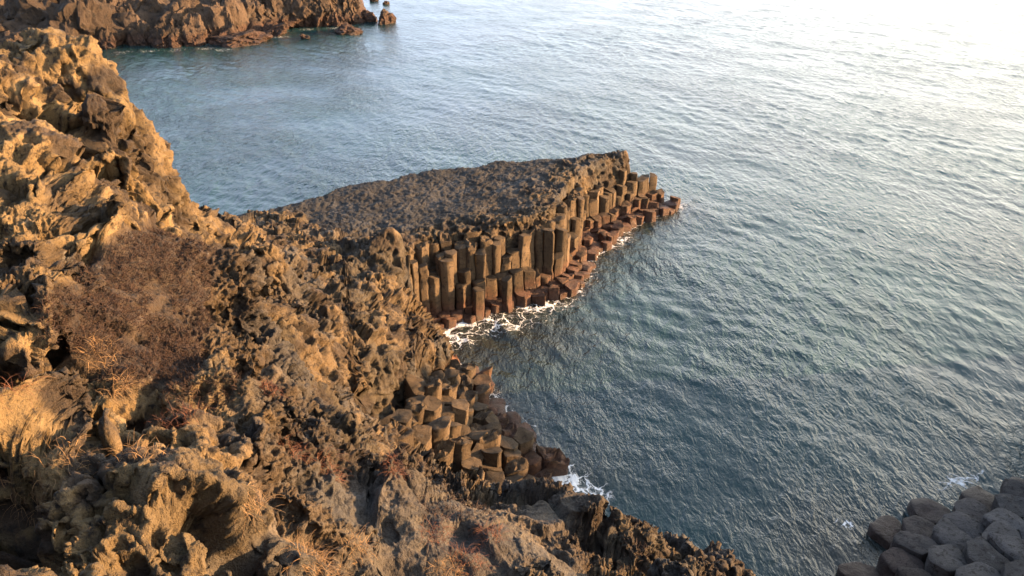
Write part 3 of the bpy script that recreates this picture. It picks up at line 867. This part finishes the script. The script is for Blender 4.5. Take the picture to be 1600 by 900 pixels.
def boulder(name, x, y, z, sx, sy, sz, seed, mat, sub=5, planes=16, rough=0.12, peak=0.0):
    V, Fc = ico(sub); r = np.random.default_rng(seed)
    nrm = r.normal(size=(planes, 3)); nrm[:, 2] *= 0.8; nrm /= np.linalg.norm(nrm, axis=1, keepdims=True)
    dist = r.uniform(0.55, 0.95, planes)
    dots = V @ nrm.T
    t = np.where(dots > 0.05, dist / np.maximum(dots, 0.05), 9).min(1)
    t = np.minimum(t, 1.25)
    P = V * t[:, None]
    Pf = (P * 1.0 + seed * 1.7).astype(np.float32)
    d = _fbm(Pf, 1.4, 3, 5, True) * rough * 0.8 + _fbm(Pf, 4.5, 6, 4, False) * rough * 0.4 + _facet(Pf, 1.6, 4) * rough * 1.6 + _facet(Pf, 4.2, 5) * rough * 0.7
    P = P + V * d[:, None]
    if peak: P[:, :2] *= (1 - peak * np.clip(P[:, 2:3], 0, 1))
    a = r.uniform(0, 6.28); c, s = math.cos(a), math.sin(a)
    P = P * np.array([sx, sy, sz])
    o = mesh_np(name, P, Fc, True, None, mat)
    o.data.set_sharp_from_angle(angle=R(40))
    o.location = (x, y, z)
    return o

def place_boulder(px, py, wpx, hpx, seed, label, cat='boulder', group=None, name='boulder', depth=1.0, zb=0.0, **kw):
    x, y, _ = W(px, py, zb); d = math.sqrt(x * x + y * y + 169) ; w = wpx * d / F; h = 0.8 * hpx * d / F
    o = boulder(name, x, y + w * 0.35 * depth, zb + h * 0.12, w * 0.56, w * 0.56 * depth, h * 0.95, seed, M_FAR, **kw)
    tag(o, label, cat, group)
    return o
G1 = 'boulders along the far shore'
front = [(216, 70, 46, 46, 'tall tan boulder at the left end of the bay waterline', .3), (256, 75, 42, 44, 'dark split boulder beside the tall tan boulder of the bay', .3),
         (294, 71, 42, 38, 'square tan boulder with a flat top in the bay', .1), (344, 64, 86, 84, 'largest pyramid shaped tan boulder on the far shore', .45),
         (376, 70, 66, 20, 'low reddish boulder at the foot of the pyramid boulder', 0), (426, 56, 32, 19, 'small round tan boulder awash right of the pyramid boulder', 0),
         (442, 44, 44, 32, 'pale block shaped boulder behind the small round one', .1), (486, 42, 40, 30, 'brown hump boulder in the middle of the far point', .1),
         (516, 41, 38, 40, 'upright brown boulder near the end of the far point', .3), (548, 37, 34, 40, 'dark notched boulder on the tip of the far point', .3),
         (572, 34, 30, 18, 'last low boulder tapering off the far point', 0), (164, 77, 24, 28, 'small pointed tan rock standing alone left of the bay', .4),
         (20, 88, 44, 30, 'round brown boulder behind the near crag', 0), (-15, 80, 60, 40, 'brown boulder cut by the picture edge behind the crag', 0),
         (395, 50, 40, 40, 'dark boulder leaning on the right side of the pyramid', .2), (410, 52, 26, 20, 'small reddish block between two tan boulders', 0),
         (462, 43, 26, 20, 'small dark boulder between the pale block and the hump', 0), (532, 40, 24, 22, 'squat reddish rock by the upright boulder', 0)]
for i, (px, py, w, h, lab, pk) in enumerate(front): place_boulder(px, py, w, h, 100 + i, lab, group=G1, peak=pk)
rearr = [(60, 60, 80, 50), (110, 66, 80, 62), (150, 45, 80, 70), (190, 48, 60, 50), (235, 42, 70, 50), (285, 46, 70, 54), (40, 30, 90, 60), (330, 24, 60, 40), (390, 30, 60, 44),
         (425, 26, 50, 40), (455, 24, 50, 34), (490, 22, 50, 38), (520, 16, 44, 30), (100, 26, 100, 50), (180, 20, 90, 44), (250, 20, 90, 44), (0, 50, 90, 50), (310, 10, 90, 34),
         (400, 8, 80, 30), (470, 8, 70, 30), (545, 14, 30, 30), (130, 8, 110, 40), (220, 6, 100, 40), (40, 4, 110, 40), (360, 0, 90, 30), (510, 2, 60, 24), (-60, 30, 110, 60), (-120, 50, 120, 60), (-60, 0, 120, 50)]
rr_items = []
for i, (px, py, w, h) in enumerate(rearr):
    zb = 0.6 + 0.012 * max(0, 60 - py)
    o = place_boulder(px, py, w * 0.95, h * 1.1, 300 + i, None, group=G1, zb=zb, peak=0.25 * (i % 3 > 0))
    row = 'front' if py >= 40 else ('middle' if py >= 15 else 'rear')
    rr_items.append((o, row, px))
for row in ('front', 'middle', 'rear'):
    L = sorted([q for q in rr_items if q[1] == row], key=lambda q: q[2])
    for i, (o, _, _) in enumerate(L): tag(o, f'brown jagged boulder in the {row} row of the far headland, {ordinal(i)} from the left', 'boulder')
G2 = 'lone rocks off the far point'
place_boulder(602, 38, 25, 20, 71, 'squarish dark rock standing alone in the sea off the point', 'sea rock', G2, 'sea_rock')
place_boulder(538, 53, 38, 12, 72, 'low reddish flat rock awash below the far point', 'sea rock', G2, 'sea_rock')
place_boulder(475, 61, 13, 7, 73, 'tiny dark rock tip poking out of the bay', 'sea rock', G2, 'sea_rock')
place_boulder(604, 7, 8, 6, 74, 'tiny rock at the top, right one of two', 'sea rock', G2, 'sea_rock')
place_boulder(584, 2, 12, 5, 75, 'tiny rock at the top, left one of two', 'sea rock', G2, 'sea_rock')
# ground mass under the far boulders
gxx, gyy = np.meshgrid(np.linspace(-90, -8, 330), np.linspace(50, 130, 260))
shore = np.array([W(*p, 0)[:2] for p in ((-200, 95), (0, 88), (120, 80), (200, 68), (300, 64), (400, 56), (470, 38), (540, 34), (575, 28), (560, 0), (520, -60))])
inl = in_poly(gxx.ravel(), gyy.ravel(), list(map(tuple, shore)) + [(-30, 140), (-120, 140), (-120, 60)]).reshape(gxx.shape)
lift = blur(inl, 25); lift[:, -3:] = 0
PF = np.stack([gxx.ravel(), gyy.ravel(), gxx.ravel() * 0], 1).astype(np.float32)
zf = -1.5 + lift.ravel() * 2.6 + (fbm(PF, 0.22, 3, 5, True) * 0.9 + fbm(PF, 0.9, 8, 3) * 0.25) * lift.ravel() + np.clip((gyy.ravel() - 75) * 0.06, 0, 4) * lift.ravel()
PF[:, 2] = zf
idx = np.arange(gxx.size, dtype=np.int32).reshape(gxx.shape)
Qf = np.stack([idx[:-1, :-1], idx[:-1, 1:], idx[1:, 1:], idx[1:, :-1]], -1).reshape(-1, 4)
Qf = Qf[(PF[:, 2][Qf].max(1) > -1.3)]
fs = mesh_np('far_shore', PF, Qf, True, None, M_FAR)
tag(fs, 'rocky brown ground of the far headland', kind='structure')
# crag just past the right edge that shades the grey columns
for i, (x, y, sx, sy, sz, lab) in enumerate(((15.6, 15.8, 2.4, 2.4, 3.3, 'dark crag standing beyond the grey columns'), (14.6, 12.4, 2.2, 2.4, 3.0, 'dark lower crag right of the grey columns'),
                                             (17.8, 19.0, 2.6, 2.4, 3.0, 'dark outer crag farthest from the grey columns'))):
    tag(boulder('crag', x, y, 0.3, sx, sy, sz, 510 + i, M_COL, sub=6, rough=0.16), lab, 'crag', 'crags right of the grey columns')

# ------------------------------------------------------------------ dry plants
def strands(name, base, nrm, L, rad, mat, bend=0.5, spread=0.5, seg=3, seed=0, up=0.3, tangle=0.0):
    r = np.random.default_rng(seed); n = len(base)
    d = nrm * (1 - spread) + r.normal(size=(n, 3)) * spread + np.array([0, 0, up]); d /= np.linalg.norm(d, axis=1, keepdims=True)
    Ls = L * r.uniform(0.5, 1.3, n)
    pts = [base - nrm * 0.02]; dd = d
    for s in range(seg):
        dd = dd + r.normal(size=(n, 3)) * tangle + np.array([0, 0, -bend]) * (s + 1) / seg * 0.6
        dd /= np.linalg.norm(dd, axis=1, keepdims=True)
        pts.append(pts[-1] + dd * (Ls / seg)[:, None])
    a = np.cross(d, np.array([0.3, 0.5, 0.8])); a /= np.linalg.norm(a, axis=1, keepdims=True) + 1e-9
    b = np.cross(d, a)
    V = []
    for s, p in enumerate(pts):
        rr2 = rad * (1 - 0.8 * s / seg)
        for ang in (0, 2.094, 4.189): V.append(p + (a * math.cos(ang) + b * math.sin(ang)) * rr2)
    V = np.stack(V, 1).reshape(-1, 3); m = 3 * (seg + 1)
    q = []
    for s in range(seg):
        for i in range(3):
            j = (i + 1) % 3; q.append((s * 3 + i, s * 3 + j, s * 3 + 3 + j, s * 3 + 3 + i))
    Q = (np.array(q)[None] + (np.arange(n) * m)[:, None, None]).reshape(-1, 4)
    ctr = base.mean(0)
    o = mesh_np(name, V - ctr, Q, False, None, mat); o.location = ctr
    return o

def pick_poly(pg, n, seed, zmin=-9, ymax=99):
    m = in_poly(LPX, LPY, pg) & (LP[:, 1] < ymax) & (LP[:, 2] > zmin)
    I = np.nonzero(m)[0]
    return np.random.default_rng(seed).choice(I, min(n, len(I)), replace=False) if len(I) else I
SH = [([(50, 480), (120, 430), (180, 370), (260, 350), (340, 380), (330, 470), (320, 560), (300, 615), (220, 610), (130, 590), (70, 540)], 34000, 'large brown mat of dry wiry shrub covering the cliff slope', 13),
      ([(240, 620), (300, 590), (370, 580), (380, 620), (310, 650)], 1800, 'thin brown wiry shrub below the large mat', 11),
      ([(655, 770), (720, 770), (770, 800), (765, 825), (700, 815), (650, 795)], 2600, 'dark wiry shrub along the near rock edge under the cape', 10),
      ([(945, 850), (990, 830), (1015, 860), (1010, 895), (960, 890)], 2200, 'dark wiry shrub on the point of the near shelf', 10),
      ([(560, 690), (640, 690), (680, 730), (600, 735)], 1500, 'sparse brown shrub beside the rounded columns', 11)]
for i, (pg, n, lab, ym) in enumerate(SH):
    I = pick_poly(pg, n, 60 + i, ymax=ym)
    if len(I) < 10: print('EMPTY shrub', i); continue
    I = I[_fbm(LP[I], 2.2, 88, 3, False) + (_fbm(LP[I], 9.0, 89, 2, False)) * 0.6 > -0.05]
    o = strands('dry_shrub', LP[I], LN[I], 0.11, 0.0055, M_TWIG if i in (0, 1, 4) else M_TWIG2, bend=0.2, spread=0.55, seg=4, seed=i, tangle=0.55)
    tag(o, lab, 'shrub', 'dry brown shrubs on the near rock')
TF_ = [(95, 690, 34, 'straw', 'grey straw grass draped over the left ledge'), (250, 690, 28, 'straw', 'pale grass lying on the smooth grey stone'),
       (540, 870, 30, 'straw', 'golden grass tuft low between two smooth stones'), (510, 885, 26, 'straw', 'golden grass fan at the bottom beside a smooth stone'),
       (575, 860, 16, 'straw', 'short golden tuft on the smooth stone rim'), (700, 830, 20, 'rust', 'rusty grass tuft right of the smooth stones'),
       (745, 820, 22, 'rust', 'rusty grass tuft under the dark shrub'), (740, 872, 22, 'rust', 'rusty red tuft near the bottom middle'),
       (715, 885, 18, 'straw', 'yellowish tuft at the bottom middle'), (480, 700, 22, 'rust', 'bright orange tuft on the brown ledge'),
       (540, 720, 24, 'rust', 'orange brown tuft behind the honeycombed ridge'), (600, 715, 24, 'rust', 'brown tuft close to the column tops'),
       (180, 540, 22, 'straw', 'straw strands hanging from the big shrub'), (200, 600, 22, 'straw', 'straw strands under the big shrub'),
       (40, 620, 24, 'rust', 'brown tuft at the left margin'), (270, 640, 22, 'rust', 'rusty tuft above the pale rock slab'),
       (440, 600, 16, 'rust', 'small dark tuft on the ledge above the saddle'), (30, 800, 22, 'straw', 'grass strands in the dark hollow'),
       (400, 790, 14, 'straw', 'sparse tuft on the sunlit spur')]
for i, (px, py, rad, kd, lab) in enumerate(TF_):
    J = pick_poly([(px - rad, py - rad * .6), (px + rad, py - rad * .6), (px + rad, py + rad * .6), (px - rad, py + rad * .6)], 200, 90 + i, ymax=13)
    if not len(J): print('EMPTY tuft', i); continue
    J = J[np.argmax(LP[J, 2] - 0.4 * LP[J, 1])]
    near_ = np.nonzero(((LP - LP[J]) ** 2).sum(1) < (0.08 + rad * 0.005) ** 2)[0]
    I = np.random.default_rng(i).choice(near_, min(170, len(near_)), replace=False)
    if len(I) < 5: print('EMPTY tuft', i); continue
    o = strands('grass_tuft', LP[I], LN[I], 0.19, 0.0022, M_STRAW if kd == 'straw' else M_RUST, bend=0.9, spread=0.6, seg=4, seed=200 + i, tangle=0.22)
    tag(o, lab, 'dry grass', 'dry grass tufts on the near rock')
